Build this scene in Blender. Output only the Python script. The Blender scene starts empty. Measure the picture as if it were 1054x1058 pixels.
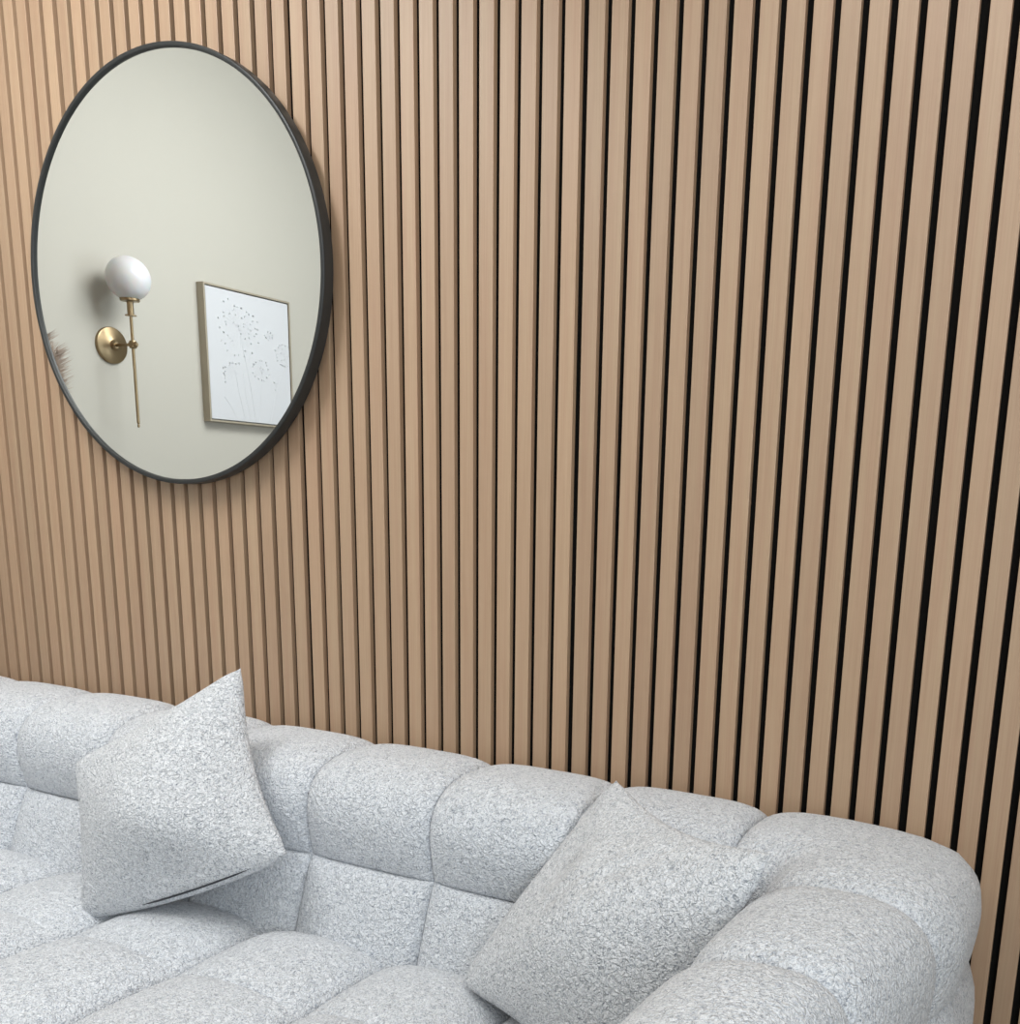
import bpy, math, random
import numpy as np
from mathutils import Vector, Matrix
random.seed(7); rng = np.random.default_rng(7)
S = bpy.context.scene
COL = bpy.context.collection
PI = math.pi

# ------------------------------------------------------------------ helpers
def link(name, me, mat=None, parent=None, smooth=True):
    o = bpy.data.objects.new(name, me); COL.objects.link(o)
    if mat: me.materials.append(mat)
    if smooth and len(me.polygons):
        me.polygons.foreach_set('use_smooth', [True]*len(me.polygons))
    if parent: o.parent = parent
    return o

def mesh(name, V, F):
    me = bpy.data.meshes.new(name)
    me.from_pydata([tuple(v) for v in V], [], [tuple(f) for f in F]); me.update()
    return me

def tag(o, label, cat, group=None):
    o['label'] = label; o['category'] = cat
    if group: o['group'] = group
    return o

def empty(name, loc=(0, 0, 0), rz=0):
    o = bpy.data.objects.new(name, None); COL.objects.link(o)
    o.location = loc; o.rotation_euler = (0, 0, rz); o.empty_display_size = .05
    return o

class MB:
    """collects shapes into ONE mesh"""
    def __init__(s): s.V = []; s.F = []
    def add(s, V, F):
        n = len(s.V); s.V += [tuple(v) for v in V]; s.F += [tuple(i+n for i in f) for f in F]
    def box(s, x0, x1, y0, y1, z0, z1):
        V = [(x, y, z) for x in (x0, x1) for y in (y0, y1) for z in (z0, z1)]
        s.add(V, [(0, 1, 3, 2), (4, 6, 7, 5), (0, 4, 5, 1), (2, 3, 7, 6), (0, 2, 6, 4), (1, 5, 7, 3)])
    def lathe(s, prof, n=48, M=None):
        """prof: list of (r, z) revolved about z"""
        V = []; F = []
        for r, z in prof:
            for k in range(n):
                a = 2*PI*k/n; v = Vector((r*math.cos(a), r*math.sin(a), z))
                V.append(M @ v if M else v)
        for i in range(len(prof)-1):
            for k in range(n):
                k2 = (k+1) % n
                F.append((i*n+k, i*n+k2, (i+1)*n+k2, (i+1)*n+k))
        F.append(tuple(reversed(range(n)))); F.append(tuple(range((len(prof)-1)*n, len(prof)*n)))
        s.add(V, F)
    def tube(s, pts, rad, n=8):
        pts = [Vector(p) for p in pts]; m = len(pts)
        if not hasattr(rad, '__len__'): rad = [rad]*m
        V = []; F = []
        for i, p in enumerate(pts):
            d = (pts[min(i+1, m-1)]-pts[max(i-1, 0)]).normalized()
            a = d.orthogonal().normalized() if i == 0 else (a - d*a.dot(d)).normalized()
            b = d.cross(a)
            for k in range(n):
                t = 2*PI*k/n; V.append(p+(a*math.cos(t)+b*math.sin(t))*rad[i])
        for i in range(m-1):
            for k in range(n):
                k2 = (k+1) % n; F.append((i*n+k, i*n+k2, (i+1)*n+k2, (i+1)*n+k))
        F.append(tuple(reversed(range(n)))); F.append(tuple(range((m-1)*n, m*n)))
        s.add(V, F)
    def build(s, name, mat, parent=None, smooth=False, bevel=0, angle=35):
        o = link(name, mesh(name, s.V, s.F), mat, parent, smooth)
        if smooth:
            try: o.data.set_sharp_from_angle(angle=math.radians(angle))
            except Exception: pass
        if bevel:
            b = o.modifiers.new('bevel', 'BEVEL'); b.width = bevel; b.segments = 2; b.limit_method = 'ANGLE'
        return o

# ------------------------------------------------------------------ materials
def mat(name):
    m = bpy.data.materials.new(name); m.use_nodes = True
    nt = m.node_tree; b = nt.nodes['Principled BSDF']
    return m, nt, b
def N(nt, t, **kw):
    n = nt.nodes.new(t)
    for k, v in kw.items():
        if k in n.inputs: n.inputs[k].default_value = v
        else: setattr(n, k, v)
    return n
def ramp(nt, stops):
    r = nt.nodes.new('ShaderNodeValToRGB'); e = r.color_ramp.elements
    while len(e) > 1: e.remove(e[-1])
    e[0].position, e[0].color = stops[0][0], (*stops[0][1], 1)
    for p, c in stops[1:]:
        q = e.new(p); q.color = (*c, 1)
    return r
def lin(r, g, b):
    f = lambda c: (c/255/12.92 if c/255 <= .04045 else ((c/255+.055)/1.055)**2.4)
    return (f(r), f(g), f(b))

def plain(name, c, rough=.6, metal=0, bump=0, bscale=80):
    m, nt, b = mat(name)
    b.inputs['Base Color'].default_value = (*c, 1); b.inputs['Roughness'].default_value = rough
    b.inputs['Metallic'].default_value = metal
    tc = N(nt, 'ShaderNodeTexCoord'); no = N(nt, 'ShaderNodeTexNoise', Scale=bscale, Detail=4.0)
    nt.links.new(tc.outputs['Object'], no.inputs['Vector'])
    if bump:
        bp = N(nt, 'ShaderNodeBump', Strength=bump, Distance=.002)
        nt.links.new(no.outputs['Fac'], bp.inputs['Height']); nt.links.new(bp.outputs['Normal'], b.inputs['Normal'])
    mr = N(nt, 'ShaderNodeMapRange'); mr.inputs['To Min'].default_value = max(rough-.05, 0); mr.inputs['To Max'].default_value = min(1, rough+.05)
    nt.links.new(no.outputs['Fac'], mr.inputs['Value']); nt.links.new(mr.outputs['Result'], b.inputs['Roughness'])
    return m

def wood():
    m, nt, b = mat('oak_veneer')
    L = nt.links.new
    tc = N(nt, 'ShaderNodeTexCoord'); at = N(nt, 'ShaderNodeAttribute', attribute_name='tone')
    # fine straight grain, offset for every slat
    off = N(nt, 'ShaderNodeVectorMath', operation='MULTIPLY_ADD')
    cmb = N(nt, 'ShaderNodeCombineXYZ')
    L(at.outputs['Fac'], cmb.inputs['Z']); L(at.outputs['Fac'], cmb.inputs['X'])
    L(cmb.outputs[0], off.inputs[0]); off.inputs[1].default_value = (37, 0, 61); L(tc.outputs['Object'], off.inputs[2])
    mp = N(nt, 'ShaderNodeMapping'); mp.inputs['Scale'].default_value = (420, 420, 6)
    L(off.outputs[0], mp.inputs['Vector'])
    n1 = N(nt, 'ShaderNodeTexNoise', Scale=1.0, Detail=4.0, Roughness=.65); L(mp.outputs[0], n1.inputs['Vector'])
    mp2 = N(nt, 'ShaderNodeMapping'); mp2.inputs['Scale'].default_value = (70, 70, 1.6)
    L(off.outputs[0], mp2.inputs['Vector'])
    n2 = N(nt, 'ShaderNodeTexNoise', Scale=1.0, Detail=3.0); L(mp2.outputs[0], n2.inputs['Vector'])
    r1 = ramp(nt, [(.25, lin(178, 144, 114)), (.5, lin(200, 167, 137)), (.78, lin(212, 181, 152))])
    L(n1.outputs['Fac'], r1.inputs['Fac'])
    r2 = ramp(nt, [(.3, lin(190, 152, 124)), (.7, lin(206, 178, 146))]); L(n2.outputs['Fac'], r2.inputs['Fac'])
    mx = N(nt, 'ShaderNodeMixRGB'); mx.inputs['Fac'].default_value = .5
    L(r1.outputs[0], mx.inputs['Color1']); L(r2.outputs[0], mx.inputs['Color2'])
    hs = N(nt, 'ShaderNodeHueSaturation'); hs.inputs['Saturation'].default_value = WOOD_SAT
    mr = N(nt, 'ShaderNodeMapRange'); mr.inputs['To Min'].default_value = .93*WOOD_V; mr.inputs['To Max'].default_value = 1.07*WOOD_V
    L(at.outputs['Fac'], mr.inputs['Value']); L(mr.outputs[0], hs.inputs['Value']); L(mx.outputs[0], hs.inputs['Color'])
    L(hs.outputs[0], b.inputs['Base Color'])
    b.inputs['Roughness'].default_value = .5; b.inputs['IOR'].default_value = 1.9
    bp = N(nt, 'ShaderNodeBump', Strength=.12, Distance=.0006); L(n1.outputs['Fac'], bp.inputs['Height']); L(bp.outputs[0], b.inputs['Normal'])
    return m

def boucle(name, lo, hi, seed=0., bump=1.0):
    """looped wool: short curly threads, some darker"""
    m, nt, b = mat(name); L = nt.links.new
    tc = N(nt, 'ShaderNodeTexCoord')
    mp = N(nt, 'ShaderNodeMapping'); mp.inputs['Location'].default_value = (seed, seed*.7, seed*.3)
    L(tc.outputs['Object'], mp.inputs['Vector'])
    n1 = N(nt, 'ShaderNodeTexNoise', Scale=190.0, Detail=3.0, Roughness=.6, Distortion=1.2); L(mp.outputs[0], n1.inputs['Vector'])
    # worm like loops: ridge of a mid frequency noise
    n2 = N(nt, 'ShaderNodeTexNoise', Scale=125.0, Detail=1.0, Roughness=.5, Distortion=.7); L(mp.outputs[0], n2.inputs['Vector'])
    s = N(nt, 'ShaderNodeMath', operation='SUBTRACT'); L(n2.outputs['Fac'], s.inputs[0]); s.inputs[1].default_value = .5
    a = N(nt, 'ShaderNodeMath', operation='ABSOLUTE'); L(s.outputs[0], a.inputs[0])
    mul = N(nt, 'ShaderNodeMath', operation='MULTIPLY'); L(a.outputs[0], mul.inputs[0]); mul.inputs[1].default_value = 5.0; mul.use_clamp = True
    hgt = N(nt, 'ShaderNodeMath', operation='MULTIPLY_ADD'); L(n1.outputs['Fac'], hgt.inputs[0]); hgt.inputs[1].default_value = 1.3; L(mul.outputs[0], hgt.inputs[2])
    bp = N(nt, 'ShaderNodeBump', Strength=bump, Distance=.0022); L(hgt.outputs[0], bp.inputs['Height'])
    L(bp.outputs[0], b.inputs['Normal'])
    n3 = N(nt, 'ShaderNodeTexNoise', Scale=215.0, Detail=2.0, Roughness=.6, Distortion=1.5)
    L(mp.outputs[0], n3.inputs['Vector'])
    r = ramp(nt, [(.30, lo), (.44, tuple((x*.35+y*.65) for x, y in zip(lo, hi))), (.56, hi), (.75, tuple(min(1, x*1.08) for x in hi))])
    L(n3.outputs['Fac'], r.inputs['Fac']); L(r.outputs[0], b.inputs['Base Color'])
    b.inputs['Roughness'].default_value = .95
    b.inputs['Sheen Weight'].default_value = .35; b.inputs['Sheen Roughness'].default_value = .6
    b.inputs['Specular IOR Level'].default_value = .15
    return m

WOOD_SAT, WOOD_V = 1.06, .75
M_WOOD = wood()
M_FELT = plain('black_felt', (.006, .0055, .005), .95)
M_FELT.node_tree.nodes['Principled BSDF'].inputs['Specular IOR Level'].default_value = .1
M_WALL = plain('off_white_paint', lin(175, 173, 165), .7, bump=.05, bscale=220)
M_CEIL = plain('white_ceiling_paint', lin(238, 237, 232), .8)
M_FLOOR = plain('pale_grey_floor', lin(168, 160, 150), .5, bump=.05, bscale=30)
M_BLACK = plain('satin_black_metal', (.022, .024, .024), .42)
M_MIRROR, nt_, b_ = mat('mirror_silver')
b_.inputs['Metallic'].default_value = 1; b_.inputs['Roughness'].default_value = 0.0; b_.inputs['Base Color'].default_value = (.93, .95, .93, 1)
M_BRASS = plain('antique_brass', lin(150, 132, 104), .33, 1.0)
M_FRAME = plain('champagne_metal', lin(160, 152, 136), .45, .4)
M_CANVAS = plain('white_canvas', lin(190, 193, 198), .8, bump=.15, bscale=900)
M_PLASTER = plain('white_relief_plaster', lin(190, 193, 198), .75)
M_GLOBE = plain('opal_glass', lin(202, 203, 207), .3)
M_GLOBE.node_tree.nodes['Principled BSDF'].inputs['Subsurface Weight'].default_value = .3
M_GLOBE.node_tree.nodes['Principled BSDF'].inputs['Subsurface Scale'].default_value = .02
M_PLUME = plain('dried_pampas', lin(168, 152, 140), .9)
M_VASE = plain('stoneware_glaze', lin(214, 208, 198), .5, bump=.1, bscale=60)
M_ZIP = plain('dark_zip', (.03, .033, .04), .5)
M_LEG = plain('black_plastic', (.02, .02, .02), .5)
M_SOFA = boucle('pale_grey_boucle', lin(148, 155, 167), lin(227, 230, 234))
M_PIL = boucle('light_grey_boucle', lin(138, 145, 155), lin(227, 229, 232), 3.1, 1.0)

# ------------------------------------------------------------------ the room
LX, RX, FY, H = -.70, 3.6, -3.6, 2.6
def struct(o): o['kind'] = 'structure'; return o
def slab(name, x0, x1, y0, y1, z0, z1, m):
    b = MB(); b.box(x0, x1, y0, y1, z0, z1); return struct(b.build(name, m))
slab('floor', LX-.1, RX+.1, FY-.1, .11, -.1, 0, M_FLOOR)
slab('ceiling', LX-.1, RX+.1, FY-.1, .11, H, H+.1, M_CEIL)
slab('wall_left', LX-.1, LX, FY-.1, .11, 0, H, M_WALL)
slab('wall_right', RX, RX+.1, FY-.1, .11, 0, H, M_WALL)
slab('wall_front', LX, RX, FY-.1, FY, 0, H, M_WALL)
back = slab('wall_back', LX, RX, .011, .11, 0, H, M_FELT)

P, SEAM, SW, SD = .04, .00195, .0283, .0105
def slat_x(i):
    x = i*P
    for k in (4, 19, 34):
        if i < k: x -= SEAM
    for k in (49, 64, 79):
        if i >= k: x += SEAM
    return x
V = []; F = []; tone = []
e = .0007
for i in range(-17, 90):
    x0 = slat_x(i); x1 = x0+SW
    if x0 < LX or x1 > RX: continue
    ring = [(x0, SD), (x0, e), (x0+e*.3, e*.3), (x0+e, 0), (x1-e, 0), (x1-e*.3, e*.3), (x1, e), (x1, SD)]
    n = len(V); t = random.random()
    for z in (0.0, H):
        V += [(x, y, z) for x, y in ring]
    tone += [t]*16
    for k in range(7): F.append((n+k, n+k+8, n+k+9, n+k+1))
me = mesh('slat_cladding', V, F)
at = me.attributes.new('tone', 'FLOAT', 'POINT'); at.data.foreach_set('value', tone)
link('slat_cladding', me, M_WOOD, back, smooth=False)

# ------------------------------------------------------------------ round mirror
MX, MZ = .4602, 1.6164
mir = empty('round_mirror', (MX, 0, MZ))
tag(mir, 'large round wall mirror with thin black metal frame hanging on slatted wall', 'mirror')
Rm = Matrix.Rotation(PI/2, 4, 'X')      # lathe z axis -> -y
def front_lathe(prof, n=160):
    b = MB(); b.lathe(prof, n, Rm); return b
# profile (r, depth from wall)
b = MB(); n = 192
ring = [(.3875, .018), (.3875, .040), (.3882, .0415), (.3892, .042), (.3948, .042), (.3960, .0412), (.3966, .039), (.3966, .018)]
V = []; F = []
for r, d in ring:
    for k in range(n):
        a = 2*PI*k/n; V.append((r*math.cos(a), -d, r*math.sin(a)))
m_ = len(ring)
for i in range(m_):
    for k in range(n):
        k2 = (k+1) % n; j = (i+1) % m_
        F.append((i*n+k, i*n+k2, j*n+k2, j*n+k))
b.add(V, F); fr = b.build('frame', M_BLACK, mir, smooth=True, angle=50)
g = front_lathe([(.3876, .026), (.3876, .0358), (.3870, .0365)], 192)
# flat glass disc with a tiny polished edge
gl = g.build('mirror_glass', M_MIRROR, mir, smooth=False)

g = front_lathe([(.37, .0005), (.37, .026)], 96); g.build('backing_board', M_BLACK, mir)

# ------------------------------------------------------------------ sofa
class Quilt:
    pass
def g_cell(a, m=4.2, q=.43):
    return np.clip(1-np.abs(2*a-1)**m, 0, 1)**q
def cells(bounds, n):
    """non uniform samples, dense at the seams -> values, puff"""
    vals = []; puff = []; idx = []
    for i in range(len(bounds)-1):
        t = np.linspace(0, 1, n+1); a = (1-np.cos(PI*t))/2
        if i < len(bounds)-2: a = a[:-1]
        vals.append(bounds[i]+(bounds[i+1]-bounds[i])*a); puff.append(g_cell(a)); idx.append(np.full(len(a), i))
    return np.concatenate(vals), np.concatenate(puff), np.concatenate(idx)
def grid_mesh(name, X, mat, parent, flip=False, wrap=False):
    nu, nv = X.shape[:2]
    V = X.reshape(-1, 3)
    iu, iv = np.meshgrid(np.arange(nu-1), np.arange(nv-1), indexing='ij')
    a = iu*nv+iv; b = a+nv; c = b+1; d = a+1
    Fq = np.stack([a, b, c, d], -1).reshape(-1, 4)
    if flip: Fq = Fq[:, ::-1]
    me = mesh(name, V.tolist(), Fq.tolist())
    return link(name, me, mat, parent, True)

HI = .108; HT = .122                      # half thickness of back and arms
XB0, XB1 = -.21, 1.960         # centre lines of the arms
YB = -.155; YF = -.93; RC = .135
# U shaped centre line, from left arm front round the back to right arm front
segs = []
def path(s):
    """s -> x, y, outward normal (nx, ny)"""
    L1 = (YB-RC)-YF; A = RC*PI/2; L2 = (XB1-RC)-(XB0+RC)
    x = np.empty_like(s); y = np.empty_like(s); nx = np.empty_like(s); ny = np.empty_like(s)
    for k, v in enumerate(s):
        if v < L1: r = (XB0, YF+v, -1, 0)
        elif v < L1+A:
            t = (v-L1)/RC; r = (XB0+RC-RC*math.cos(t), YB-RC+RC*math.sin(t), -math.cos(t), math.sin(t))
        elif v < L1+A+L2: r = (XB0+RC+(v-L1-A), YB, 0, 1)
        elif v < L1+2*A+L2:
            t = (v-L1-A-L2)/RC; r = (XB1-RC+RC*math.sin(t), YB-RC+RC*math.cos(t), math.sin(t), math.cos(t))
        else: r = (XB1, YB-RC-(v-L1-2*A-L2), 1, 0)
        x[k], y[k], nx[k], ny[k] = r
    return x, y, nx, ny
L1 = (YB-RC)-YF; AL = RC*PI/2; L2 = (XB1-RC)-(XB0+RC)
def s_back(x): return L1+AL+(x-(XB0+RC))
def s_armR(y): return L1+2*AL+L2+(YB-RC-y)
def s_armL(y): return y-YF
ZSI, ZSO, ZT = .593, .606, .752
def profile():
    """inner bottom -> inner seam -> over the top -> outer seam -> outer bottom; (t, z) with arc bounds"""
    pts = [(-HT-.058, .36), (-.101, ZSI)]
    n = 2.7; zc = .665
    pts += [(-HI+.003, zc-.03)]
    for k in range(0, 121):
        a = PI*k/120; ca, sa = math.cos(a), math.sin(a)
        pts.append((-(HI if ca > 0 else HT)*math.copysign(abs(ca)**(2/n), ca), zc+(ZT-zc)*abs(sa)**(2/n)))
    pts += [(HT, ZSO), (HT, .20)]
    P_ = np.array(pts); d = np.r_[0, np.cumsum(np.hypot(*np.diff(P_, axis=0).T))]
    return P_, d, [0, d[1], d[-2], d[-1]]
PP_, PD_, vb = profile()
def quilt_run(name, sb, parent, cap0=False, cap1=False, A=(.024, .021, .018)):
    s, ps, si = cells(sb, 30)
    v = []; pv = []; Av = []
    for i in range(3):
        nn = 70 if i == 1 else 36
        t = np.linspace(0, 1, nn+1); a = (1-np.cos(PI*t))/2
        if i < 2: a = a[:-1]
        v.append(vb[i]+(vb[i+1]-vb[i])*a)
        # long upper roll: rounds off only near its two seams
        if i == 1: pv.append(g_cell(a, 5.0, .5))
        elif i == 0: pv.append(np.where(a < .3, g_cell(np.full_like(a, .3)), g_cell(a)))
        else: pv.append(np.where(a > .7, g_cell(np.full_like(a, .3)), g_cell(a)))
        Av.append(np.full(len(a), A[i]))
    v = np.concatenate(v); pv = np.concatenate(pv); Av = np.concatenate(Av)
    t = np.interp(v, PD_, PP_[:, 0]); z = np.interp(v, PD_, PP_[:, 1])
    ds = .004
    t1 = np.interp(v-ds, PD_, PP_[:, 0]); t2 = np.interp(v+ds, PD_, PP_[:, 0])
    z1 = np.interp(v-ds, PD_, PP_[:, 1]); z2 = np.interp(v+ds, PD_, PP_[:, 1])
    nt_, nz_ = -(z2-z1), (t2-t1); l = np.hypot(nt_, nz_)+1e-9; nt_, nz_ = nt_/l, nz_/l
    # outward is up on top, +-t on the sides
    x, y, nx, ny = path(s)
    rnd = rng.normal(0, .0018, (len(sb), 3))
    row = np.concatenate([np.full(len(q), i) for i, q in enumerate([[0]*36, [0]*70, [0]*37])])
    h = (Av[None, :]+rnd[si][:, row])*ps[:, None]*pv[None, :]
    # keep the crest a little pinched at the seams, never a knife cut
    h += .004-.010*(1-ps[:, None])
    T = t[None, :]+nt_[None, :]*h
    T = T+(.012*np.clip((ZSO-z)/.06, 0, 1)*(t > 0))[None, :]   # lower outside panels stand a little proud
    # outer corner a little squarer than a circle; arms grow slimmer towards the front
    pp = 5.2; k = (np.abs(nx)**pp+np.abs(ny)**pp)**(-1/pp)
    inc = np.where((np.abs(nx) > 1e-6) & (np.abs(ny) > 1e-6), k, 1.0)
    w_ = np.clip(T/HT, 0, 1)
    T = T+(RC+T)*(inc[:, None]-1)*w_
    fac = np.where(np.abs(nx) > .999, np.clip(1-1.15*(-.29-y), .5, 1), 1.0)
    T = np.where(T > 0, T*fac[:, None], T)
    Z = z[None, :]+nz_[None, :]*h
    X = np.stack([x[:, None]+nx[:, None]*T, np.minimum(y[:, None]+ny[:, None]*T, -.006), Z], -1)
    def capring(X0, dirn):
        out = []
        c0 = np.array([X0[:, 0].mean(), X0[:, 1].mean(), .45])
        for q in np.linspace(0, 1, 10)[1:]:
            f = math.sqrt(max(0, 1-q*q))
            R = c0+(X0-c0)*np.array([.25+.75*f, 1, .25+.75*f]); R[:, 1] = X0[:, 1]+dirn*.05*math.sin(q*PI/2)
            R[:, 2] = np.maximum(R[:, 2], .06)
            out.append(R)
        R = out[-1].copy(); R[:] = R.mean(0); out.append(R)
        return np.array(out)
    if cap1: X = np.concatenate([X, capring(X[-1], -1)])
    if cap0: X = np.concatenate([capring(X[0], -1)[::-1], X])
    return grid_mesh(name, X, M_SOFA, parent)

sofa = empty('sofa', (0, 0, 0))
tag(sofa, 'pale grey boucle corner sofa with deep square tufting along the slatted wall', 'sofa')
xs = [-.045+.26*0]
xs = [-.047, .209, .465, .721, .981, 1.244, 1.503, 1.762]
quilt_run('backrest', [s_armL(-.365)]+[s_back(x) for x in xs]+[s_armR(-.36)], sofa)
quilt_run('armrest', [s_armR(y) for y in (-.36, -.61, -.86)]+[s_armR(-.93)], sofa, cap1=True)
quilt_run('armrest', [s_armL(y) for y in (-.93, -.86, -.61, -.365)], sofa, cap0=True)

# seat: one quilted pad
sx = [-.10]+[.936+.265*k for k in (-3, -2, -1, 0, 1, 2, 3)]; sx[-1] = 1.84; sx = sorted(sx)
sy = [-.98, -.77, -.525, -.292]
u, pu, ui = cells(sx, 32); v, pv, vi = cells(sy, 32)
ZSEAT, AS = .450, .050
rs = rng.normal(0, .002, (len(sx), len(sy)))
au = (u-np.array(sx)[ui])/(np.array(sx)[ui+1]-np.array(sx)[ui]); av = (v-np.array(sy)[vi])/(np.array(sy)[vi+1]-np.array(sy)[vi])
gu = g_cell(au, 2.4, .6); gv = g_cell(av, 2.2, .6)
dip = np.where(((vi == 0) & (av < .5)) | ((vi == len(sy)-2) & (av > .5)), 1.0, .34)   # rows across are only softly drawn in
node = (1-gu)[:, None]*(1-gv)[None, :]
h = (AS+rs[ui][:, vi])*(gu[:, None]*(1-dip*(1-gv))[None, :])
h -= (np.where((vi == len(sy)-2) & (av > .5), 1-g_cell(av, 3.0, .5), 0)*.02)[None, :]
X = np.stack([np.broadcast_to(u[:, None], h.shape), np.broadcast_to(v[None, :], h.shape), ZSEAT+h], -1)
# roll the front edge down
front = []
for q in np.linspace(1, 0, 14)[:-1]:
    R = X[:, 0, :].copy(); a = q*PI/2
    R[:, 1] -= .03*math.sin(a*1.0)+0; R[:, 2] = R[:, 2]-.04*(1-math.cos(a))-.22*q**3
    front.append(R)
X = np.concatenate([np.stack(front, 1), X], 1)
grid_mesh('seat_cushion', X, M_SOFA, sofa)
b = MB(); b.box(-.30, 2.05, -.94, -.06, .07, .24); b.build('base', M_SOFA, sofa, bevel=.02)
for x in (-.24, 1.98):
    for y in (-.88, -.12):
        b = MB(); b.lathe([(.022, 0), (.026, .01), (.028, .075)], 20, Matrix.Translation((x, y, 0))); b.build('leg', M_LEG, sofa, smooth=True)

# ------------------------------------------------------------------ pillows
def pillow(name, T, Lc, B, R, front, backd, dents, curve, label, zipline=None, flip=False):
    """four corner points (top, left, bottom, right as the eye meets them)"""
    T, Lc, B, R = [np.array(q, float) for q in (T, Lc, B, R)]
    ctr = (T+Lc+B+R)/4
    root = empty(name, tuple(B))
    tag(root, label, 'pillow', )
    nrm = np.cross(R-Lc, T-B); nrm /= np.linalg.norm(nrm)
    if nrm[1] > 0: nrm = -nrm
    n = 72
    t = np.linspace(0, 1, n+1); a = (1-np.cos(PI*t))/2*.75+t*.25
    U, Vv = np.meshgrid(a, a, indexing='ij')      # U: from L-B side .. ; corners: (0,0)=B (1,0)=R (0,1)=L (1,1)=T
    def base(U, Vv):
        Pn = ((1-U)*(1-Vv))[..., None]*B+(U*(1-Vv))[..., None]*R+((1-U)*Vv)[..., None]*Lc+(U*Vv)[..., None]*T
        # edges drawn in between the corners
        ex = 4*U*(1-U); ey = 4*Vv*(1-Vv)
        eBR, eLT, eBL, eRT = curve
        w = lambda q: np.clip(q, 0, 1)**1.5
        Pn = Pn+(ex*w(1-Vv))[..., None]*eBR*(ctr-(B+R)/2)+(ex*w(Vv))[..., None]*eLT*(ctr-(Lc+T)/2)
        Pn = Pn+(ey*w(1-U))[..., None]*eBL*(ctr-(B+Lc)/2)+(ey*w(U))[..., None]*eRT*(ctr-(R+T)/2)
        return Pn
    Pb = base(U, Vv)
    for cu_, cv__ in ((0, 0), (0, 1), (1, 0), (1, 1)):
        dd = np.abs(U-cu_)+np.abs(Vv-cv__)
        Pb = Pb+(np.exp(-(dd/.075)**2)*.035)[..., None]*(ctr-Pb)
    infl = (np.clip(4*U*(1-U), 0, 1)**.47)*(np.clip(4*Vv*(1-Vv), 0, 1)**.47)
    infl = infl*(.62+.38*np.sin(PI*U)*np.sin(PI*Vv))
    d = np.zeros_like(U)
    for du, dv, rad, dep, ang, asp in dents:
        ca, sa = math.cos(ang), math.sin(ang)
        p_ = (U-du)*ca+(Vv-dv)*sa; q_ = (-(U-du)*sa+(Vv-dv)*ca)*asp
        d += dep*np.exp(-(p_**2+q_**2)/rad**2)
    Xf = Pb+nrm*(infl*front+d*infl**.5)[..., None]
    Xk = Pb-nrm*(infl*backd)[..., None]
    nu = n+1
    V = np.concatenate([Xf.reshape(-1, 3), Xk.reshape(-1, 3)])-B
    F = []
    m2 = nu*nu
    for i in range(n):
        for j in range(n):
            q = i*nu+j; F.append((q, q+nu, q+nu+1, q+1)); F.append((m2+q, m2+q+1, m2+q+nu+1, m2+q+nu))
    # weld rims
    me = mesh('cover', V.tolist(), F)
    import bmesh
    bm = bmesh.new(); bm.from_mesh(me); bmesh.ops.remove_doubles(bm, verts=bm.verts, dist=1e-5)
    bmesh.ops.recalc_face_normals(bm, faces=bm.faces); bm.to_mesh(me); bm.free()
    link('cover', me, M_PIL, root)
    if zipline:
        u0, u1, v0, off = zipline
        uu = np.linspace(u0, u1, 40); vv = np.full(40, v0)
        Pz = base(uu, vv)
        fi = (np.clip(4*uu*(1-uu), 0, 1)**.47)*(np.clip(4*vv*(1-vv), 0, 1)**.47)*.62
        Pz = Pz+nrm*(fi*front+off)[:, None]-B
        b = MB(); rr = [.0004+.0013*min(1, 8*min(k, 39-k)/39) for k in range(40)]
        b.tube([tuple(q) for q in Pz], rr, 8); b.build('zip', M_ZIP, root, smooth=True)
    return root

pillow('throw_pillow', (.838, -.255, .920), (.568, -.402, .734), (.618, -.452, .458), (1.040, -.365, .634),
       .095, .075, [(.68, .30, .36, .017, -.72, 2.4), (.55, .10, .2, -.012, 0, 1.6)], (-.10, .07, .10, .15),
       'light grey boucle throw pillow standing on one corner below the mirror, dark zip underneath',
       zipline=(.34, .84, .016, .001))
pillow('throw_pillow', (1.552, -.20, .812), (1.386, -.385, .500), (1.70, -.50, .47), (1.882, -.405, .814),
       .085, .03, [(.62, .80, .22, -.02, .2, 1.6), (.9, .6, .15, -.012, 1.2, 1.5), (.75, .45, .2, -.007, -.5, 5.0), (.55, .62, .2, -.006, -.3, 6.0)], (-.06, .02, .05, .17),
       'light grey boucle throw pillow slumped in the right corner of the sofa against the arm')

# ------------------------------------------------------------------ sconce on the left wall (seen in the mirror)
sc = empty('wall_sconce', (LX, -.812, 1.614))
tag(sc, 'brass wall sconce with white opal globe and long slim rod, seen in the mirror', 'wall lamp')
Ry = Matrix.Rotation(PI/2, 4, 'Y')     # z -> +x
b = MB(); b.lathe([(.0535, 0), (.0535, .006), (.052, .0085), (.048, .010), (.030, .0125), (.016, .017), (.0125, .022), (.009, .026)], 64, Ry); b.build('backplate', M_BRASS, sc, smooth=True)
AX = .098
b = MB(); b.tube([(.015, 0, 0), (AX, 0, 0)], .0045, 16); b.build('arm', M_BRASS, sc, smooth=True)
b = MB(); b.lathe([(.0095, -.011), (.0105, -.009), (.0105, .009), (.0095, .011)], 24, Matrix.Translation((AX, 0, 0)))
b.lathe([(.006, -.014), (.008, -.012), (.008, .014), (.005, .018)], 20, Matrix.Translation((AX, 0, 0)) @ Ry); b.build('joint', M_BRASS, sc, smooth=True)
b = MB(); b.lathe([(.001, -.241), (.0035, -.239), (.0038, -.235), (.0022, -.231), (.0045, -.228), (.0045, .092)], 20, Matrix.Translation((AX, 0, 0))); b.build('rod', M_BRASS, sc, smooth=True)
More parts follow.
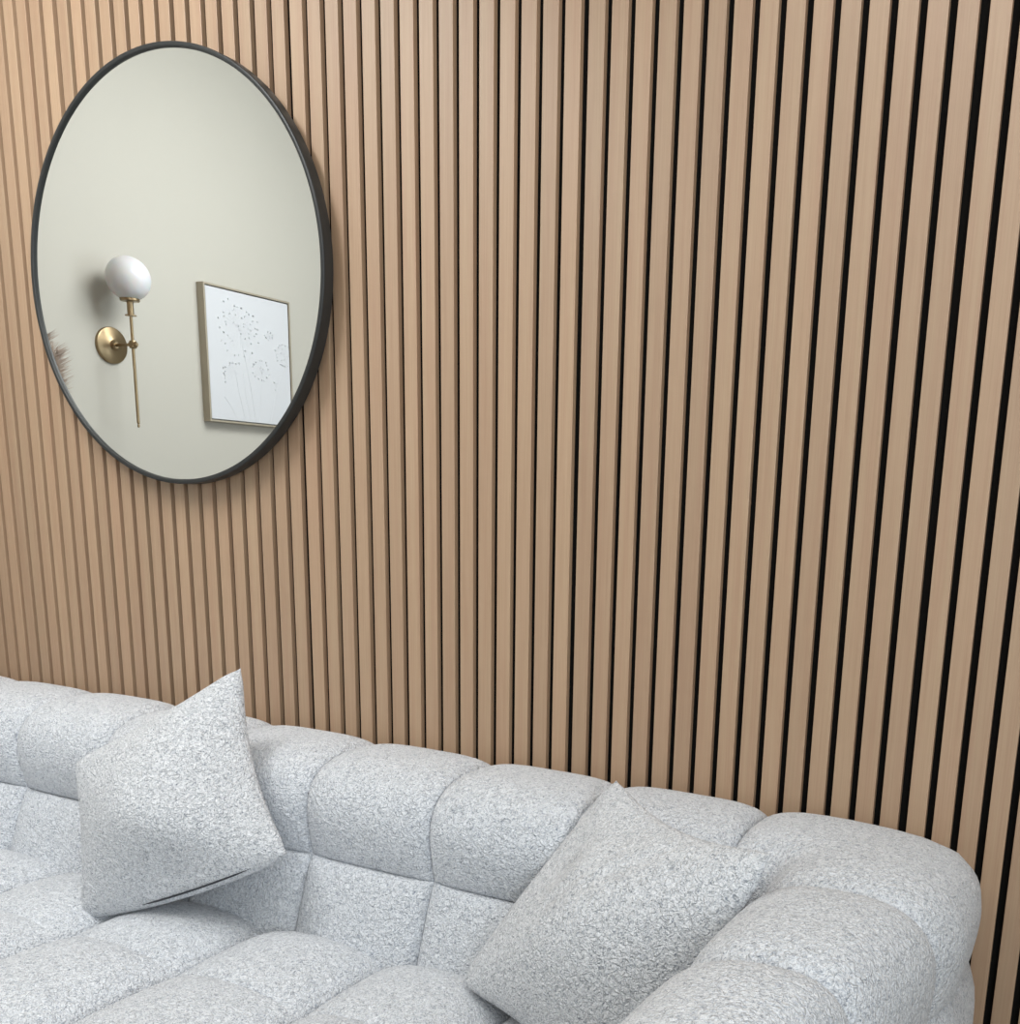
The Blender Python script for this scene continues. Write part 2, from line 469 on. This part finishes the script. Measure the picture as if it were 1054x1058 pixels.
b = MB(); b.lathe([(.004, .080), (.0165, .081), (.0165, .084), (.0095, .085), (.0095, .121), (.026, .122), (.028, .124), (.028, .131), (.024, .133)], 40, Matrix.Translation((AX, 0, 0))); b.build('lamp_holder', M_BRASS, sc, smooth=True)
b = MB(); r = .0625; zc = .186
prof = [(max(.0005, r*math.sin(a)), zc-r*math.cos(a)) for a in np.linspace(.36, PI, 40)]
b.lathe(prof, 64, Matrix.Translation((AX, 0, 0))); b.build('globe_shade', M_GLOBE, sc, smooth=True, angle=80)

# ------------------------------------------------------------------ framed relief picture on the left wall (seen in the mirror)
y0, y1, z0, z1 = -1.152, -1.541, 1.417, 1.858
pic = empty('framed_picture', (LX, (y0+y1)/2, z0))
tag(pic, 'white relief picture of dandelions in a slim champagne metal frame, seen in the mirror', 'picture')
w = abs(y1-y0); hh = z1-z0; fw = .0065; D = .032
b = MB()
for (ya, yb, za, zb) in ((w/2-fw, w/2, 0, hh), (-w/2, -w/2+fw, 0, hh), (-w/2+fw, w/2-fw, 0, fw), (-w/2+fw, w/2-fw, hh-fw, hh)):
    b.box(0, D, ya, yb, za, zb)
b.build('frame', M_FRAME, pic, bevel=.0008)
gap = .003
b = MB(); b.box(.004, D-.003, -w/2+fw+gap, w/2-fw-gap, fw+gap, hh-fw-gap); b.build('canvas', M_CANVAS, pic, bevel=.001)
cw = w-2*fw-2*gap; ch = hh-2*fw-2*gap
def cv(u, v, h=0): return Vector((D-.003+h, w/2-fw-gap-u*cw, fw+gap+(1-v)*ch))
b = MB()
def petal(u, v, s, ang):
    """small raised tear drop"""
    c = cv(u, v); n = 10; V = [c+Vector((.0032*s, 0, 0))]; F = []
    for rr, hz in ((.55, .0042*s), (1, -.0002)):
        for k in range(n):
            a = 2*PI*k/n; ex = .0042*s*rr*math.cos(a); ey = .0027*s*rr*math.sin(a)
            V.append(c+Vector((hz, ex*math.cos(ang)-ey*math.sin(ang), ex*math.sin(ang)+ey*math.cos(ang))))
    for k in range(n):
        k2 = (k+1) % n; F.append((0, 1+k, 1+k2)); F.append((1+k, 1+n+k, 1+n+k2, 1+k2))
    b.add(V, F)
R2 = random.Random(5)
def head(cu, cv_, ru, rv, cnt, a0=0, a1=2*PI, jit=.12, s=1.0, inner=0):
    for k in range(cnt):
        a = a0+(a1-a0)*(k+R2.random()*.6)/cnt; q = 1+R2.uniform(-jit, jit)
        petal(cu+ru*q*math.cos(a), cv_-rv*q*math.sin(a), s*R2.uniform(.7, 1.15), R2.uniform(0, PI))
    for k in range(inner):
        a = R2.uniform(0, 2*PI); q = R2.random()**.5*.75
        petal(cu+ru*q*math.cos(a), cv_-rv*q*math.sin(a), s*R2.uniform(.5, .8), R2.uniform(0, PI))
    for k in range(cnt):
        a = a0+(a1-a0)*k/cnt
        b.tube([cv(cu, cv_, -.0002), cv(cu+ru*.85*math.cos(a), cv_-rv*.85*math.sin(a), -.0002)], .0007, 5)
head(.36, .27, .22, .19, 26, s=1.05, jit=.2, inner=16)
head(.47, .26, .10, .08, 9, s=.9, inner=3)
head(.93, .42, .11, .09, 14, a0=.6, a1=2*PI-.9, s=.9, inner=7)
head(.74, .285, .05, .03, 7, s=1.0, inner=5)
head(.62, .57, .10, .085, 15, s=.95, inner=3)
head(.33, .64, .17, .10, 12, a0=PI*.45, a1=PI*1.25, s=.95)
head(.80, .68, .02, .04, 3, s=.9)
def stem(pts, r=.0012):
    P0 = [cv(*q, -.0003) for q in pts]; b.tube(P0, r, 6)
stem([(.38, .33), (.43, .5), (.48, .7), (.53, .995)], .0016)
stem([(.30, .60), (.33, .75), (.40, .995)], .0014)
stem([(.62, .66), (.60, .8), (.58, .995)], .0012)
stem([(.40, .62), (.42, .8), (.47, .995)]); stem([(.16, .82), (.24, .9), (.30, .995)])
stem([(.93, .5), (.80, .75), (.72, .995)], .0011); stem([(.50, .45), (.47, .55), (.48, .7)], .0011)
b.build('relief_flowers', M_PLASTER, pic, smooth=True, angle=70)

# ------------------------------------------------------------------ pampas in a floor vase (its plumes seen at the mirror's left edge)
VX, VY = -.535, -.40
vase = MB()
vase.lathe([(.06, 0), (.075, .01), (.095, .12), (.098, .25), (.085, .38), (.055, .48), (.04, .54), (.045, .585), (.041, .585), (.035, .54), (.05, .47), (.075, .36), (.08, .2), (.05, .03)], 48)
vo = vase.build('floor_vase', M_VASE, None, smooth=True); vo.location = (VX, VY, 0)
tag(vo, 'tall pale stoneware vase holding dried pampas beside the left end of the sofa', 'vase')
pam = empty('pampas_grass', (VX, VY, .05))
tag(pam, 'beige dried pampas grass plumes at the lower left edge of the mirror', 'dried grass')
def plume(base, tip, droop, length, seed):
    R = random.Random(seed); base = Vector(base); tip = Vector(tip)
    st = MB(); st.tube([Vector((0, 0, .0))+Vector((base.x*.05, base.y*.05, 0)), base*.35+Vector((0, 0, base.z*.15)), base, tip], [.0025, .0025, .002, .0008], 6)
    st.build('stem', M_PLUME, pam, smooth=True)
    f = MB(); ax = (tip-base)
    for k in range(420):
        q = R.random(); o = base+ax*q; a = R.uniform(0, 2*PI)
        out = Vector((math.cos(a), math.sin(a), 0)); up = ax.normalized()
        ln = length*(.45+.55*math.sin(PI*min(1, q*.8+.15)))*R.uniform(.6, 1.1)
        p1 = o+(up*.8+out*.35).normalized()*ln*.5; p2 = p1+(up*.55+out*.5+Vector(droop)*.6).normalized()*ln*.5
        f.tube([o, p1, p2], [.0011, .0010, .0002], 3)
    f.build('plume', M_PLUME, pam, smooth=False)
PL = [((-.02, -.04, 1.25), (-.01, -.11, 1.52), (0, -1, .2), .10, 1),
      ((.01, -.02, 1.22), (.02, -.06, 1.55), (0, -.8, 0), .10, 2),
      ((.03, .04, 1.25), (.05, .09, 1.56), (.3, .5, 0), .10, 3),
      ((-.03, .05, 1.2), (-.05, .10, 1.50), (-.2, .5, 0), .10, 4),
      ((.0, -.03, 1.18), (.02, -.085, 1.47), (.1, -1, 0), .09, 5)]
for (bb, tt, dd, ln, sd) in PL: plume((bb[0], bb[1], bb[2]-.03), (tt[0], tt[1], tt[2]-.03), dd, ln, sd)

# ------------------------------------------------------------------ light
def area(name, loc, size, power, color, target, sy=None):
    l = bpy.data.lights.new(name, 'AREA'); l.energy = power; l.color = color
    l.shape = 'RECTANGLE'; l.size = size; l.size_y = sy or size
    o = bpy.data.objects.new(name, l); COL.objects.link(o); o.location = loc
    o.rotation_euler = (Vector(target)-Vector(loc)).to_track_quat('-Z', 'Y').to_euler()
    return o
area('unseen_ceiling_light', (.3, -1.0, 2.57), 1.0, 43, (.97, .98, .985), (-.7, -.8, .8))
area('unseen_ceiling_light', (1.5, -1.9, 2.57), 1.4, 6.5, (1, .985, .96), (1.5, -1.9, 0))  # broad unseen light added to lift the sofa's brightness
area('unseen_ceiling_light', (1.9, -.9, 2.57), 1.0, 9.5, (1, .985, .96), (1.9, -.9, 0))  # extra unseen light, added by fitting brightness across the view
area('side_fill_light', (3.5, -2.2, 1.6), 1.8, 54, (.84, .925, 1), (0, -1.2, 1.4), 1.4)  # no window here: unseen fill added to brighten the left wall
wd = bpy.data.worlds.new('World'); S.world = wd; wd.use_nodes = True
wd.node_tree.nodes['Background'].inputs[0].default_value = (.8, .87, 1, 1); wd.node_tree.nodes['Background'].inputs[1].default_value = .1

# ------------------------------------------------------------------ camera
yaw, pit, roll, f, cx, cd, ppx, ppy = CAMP = (0.440010937, 0.234284650, 0.039365854, 1070.083022, 2.242702343, 1.581670611, 663.008103, 763.760957)
#CAMP
cy, sy_ = math.cos(yaw), math.sin(yaw)
Fv = Vector((-sy_*math.cos(pit), cy*math.cos(pit), -math.sin(pit))); Rv = Vector((cy, sy_, 0)); Uv = Rv.cross(Fv)
R2v = math.cos(roll)*Rv+math.sin(roll)*Uv; U2v = -math.sin(roll)*Rv+math.cos(roll)*Uv
cam = bpy.data.cameras.new('camera'); co = bpy.data.objects.new('camera', cam); COL.objects.link(co)
M = Matrix((R2v, U2v, -Fv)).transposed().to_4x4(); M.translation = Vector((cx, -cd, 1.24)); co.matrix_world = M
cam.sensor_fit = 'HORIZONTAL'; cam.sensor_width = 36; cam.lens = f/1054*36
cam.shift_x = (527-ppx)/1054; cam.shift_y = (ppy-529)/1054; cam.clip_start = .02
S.camera = co

S.view_settings.view_transform = 'Standard'; S.view_settings.look = 'None'
S.view_settings.gamma = 1; S.view_settings.use_curve_mapping = False; S.view_settings.exposure = 0.2
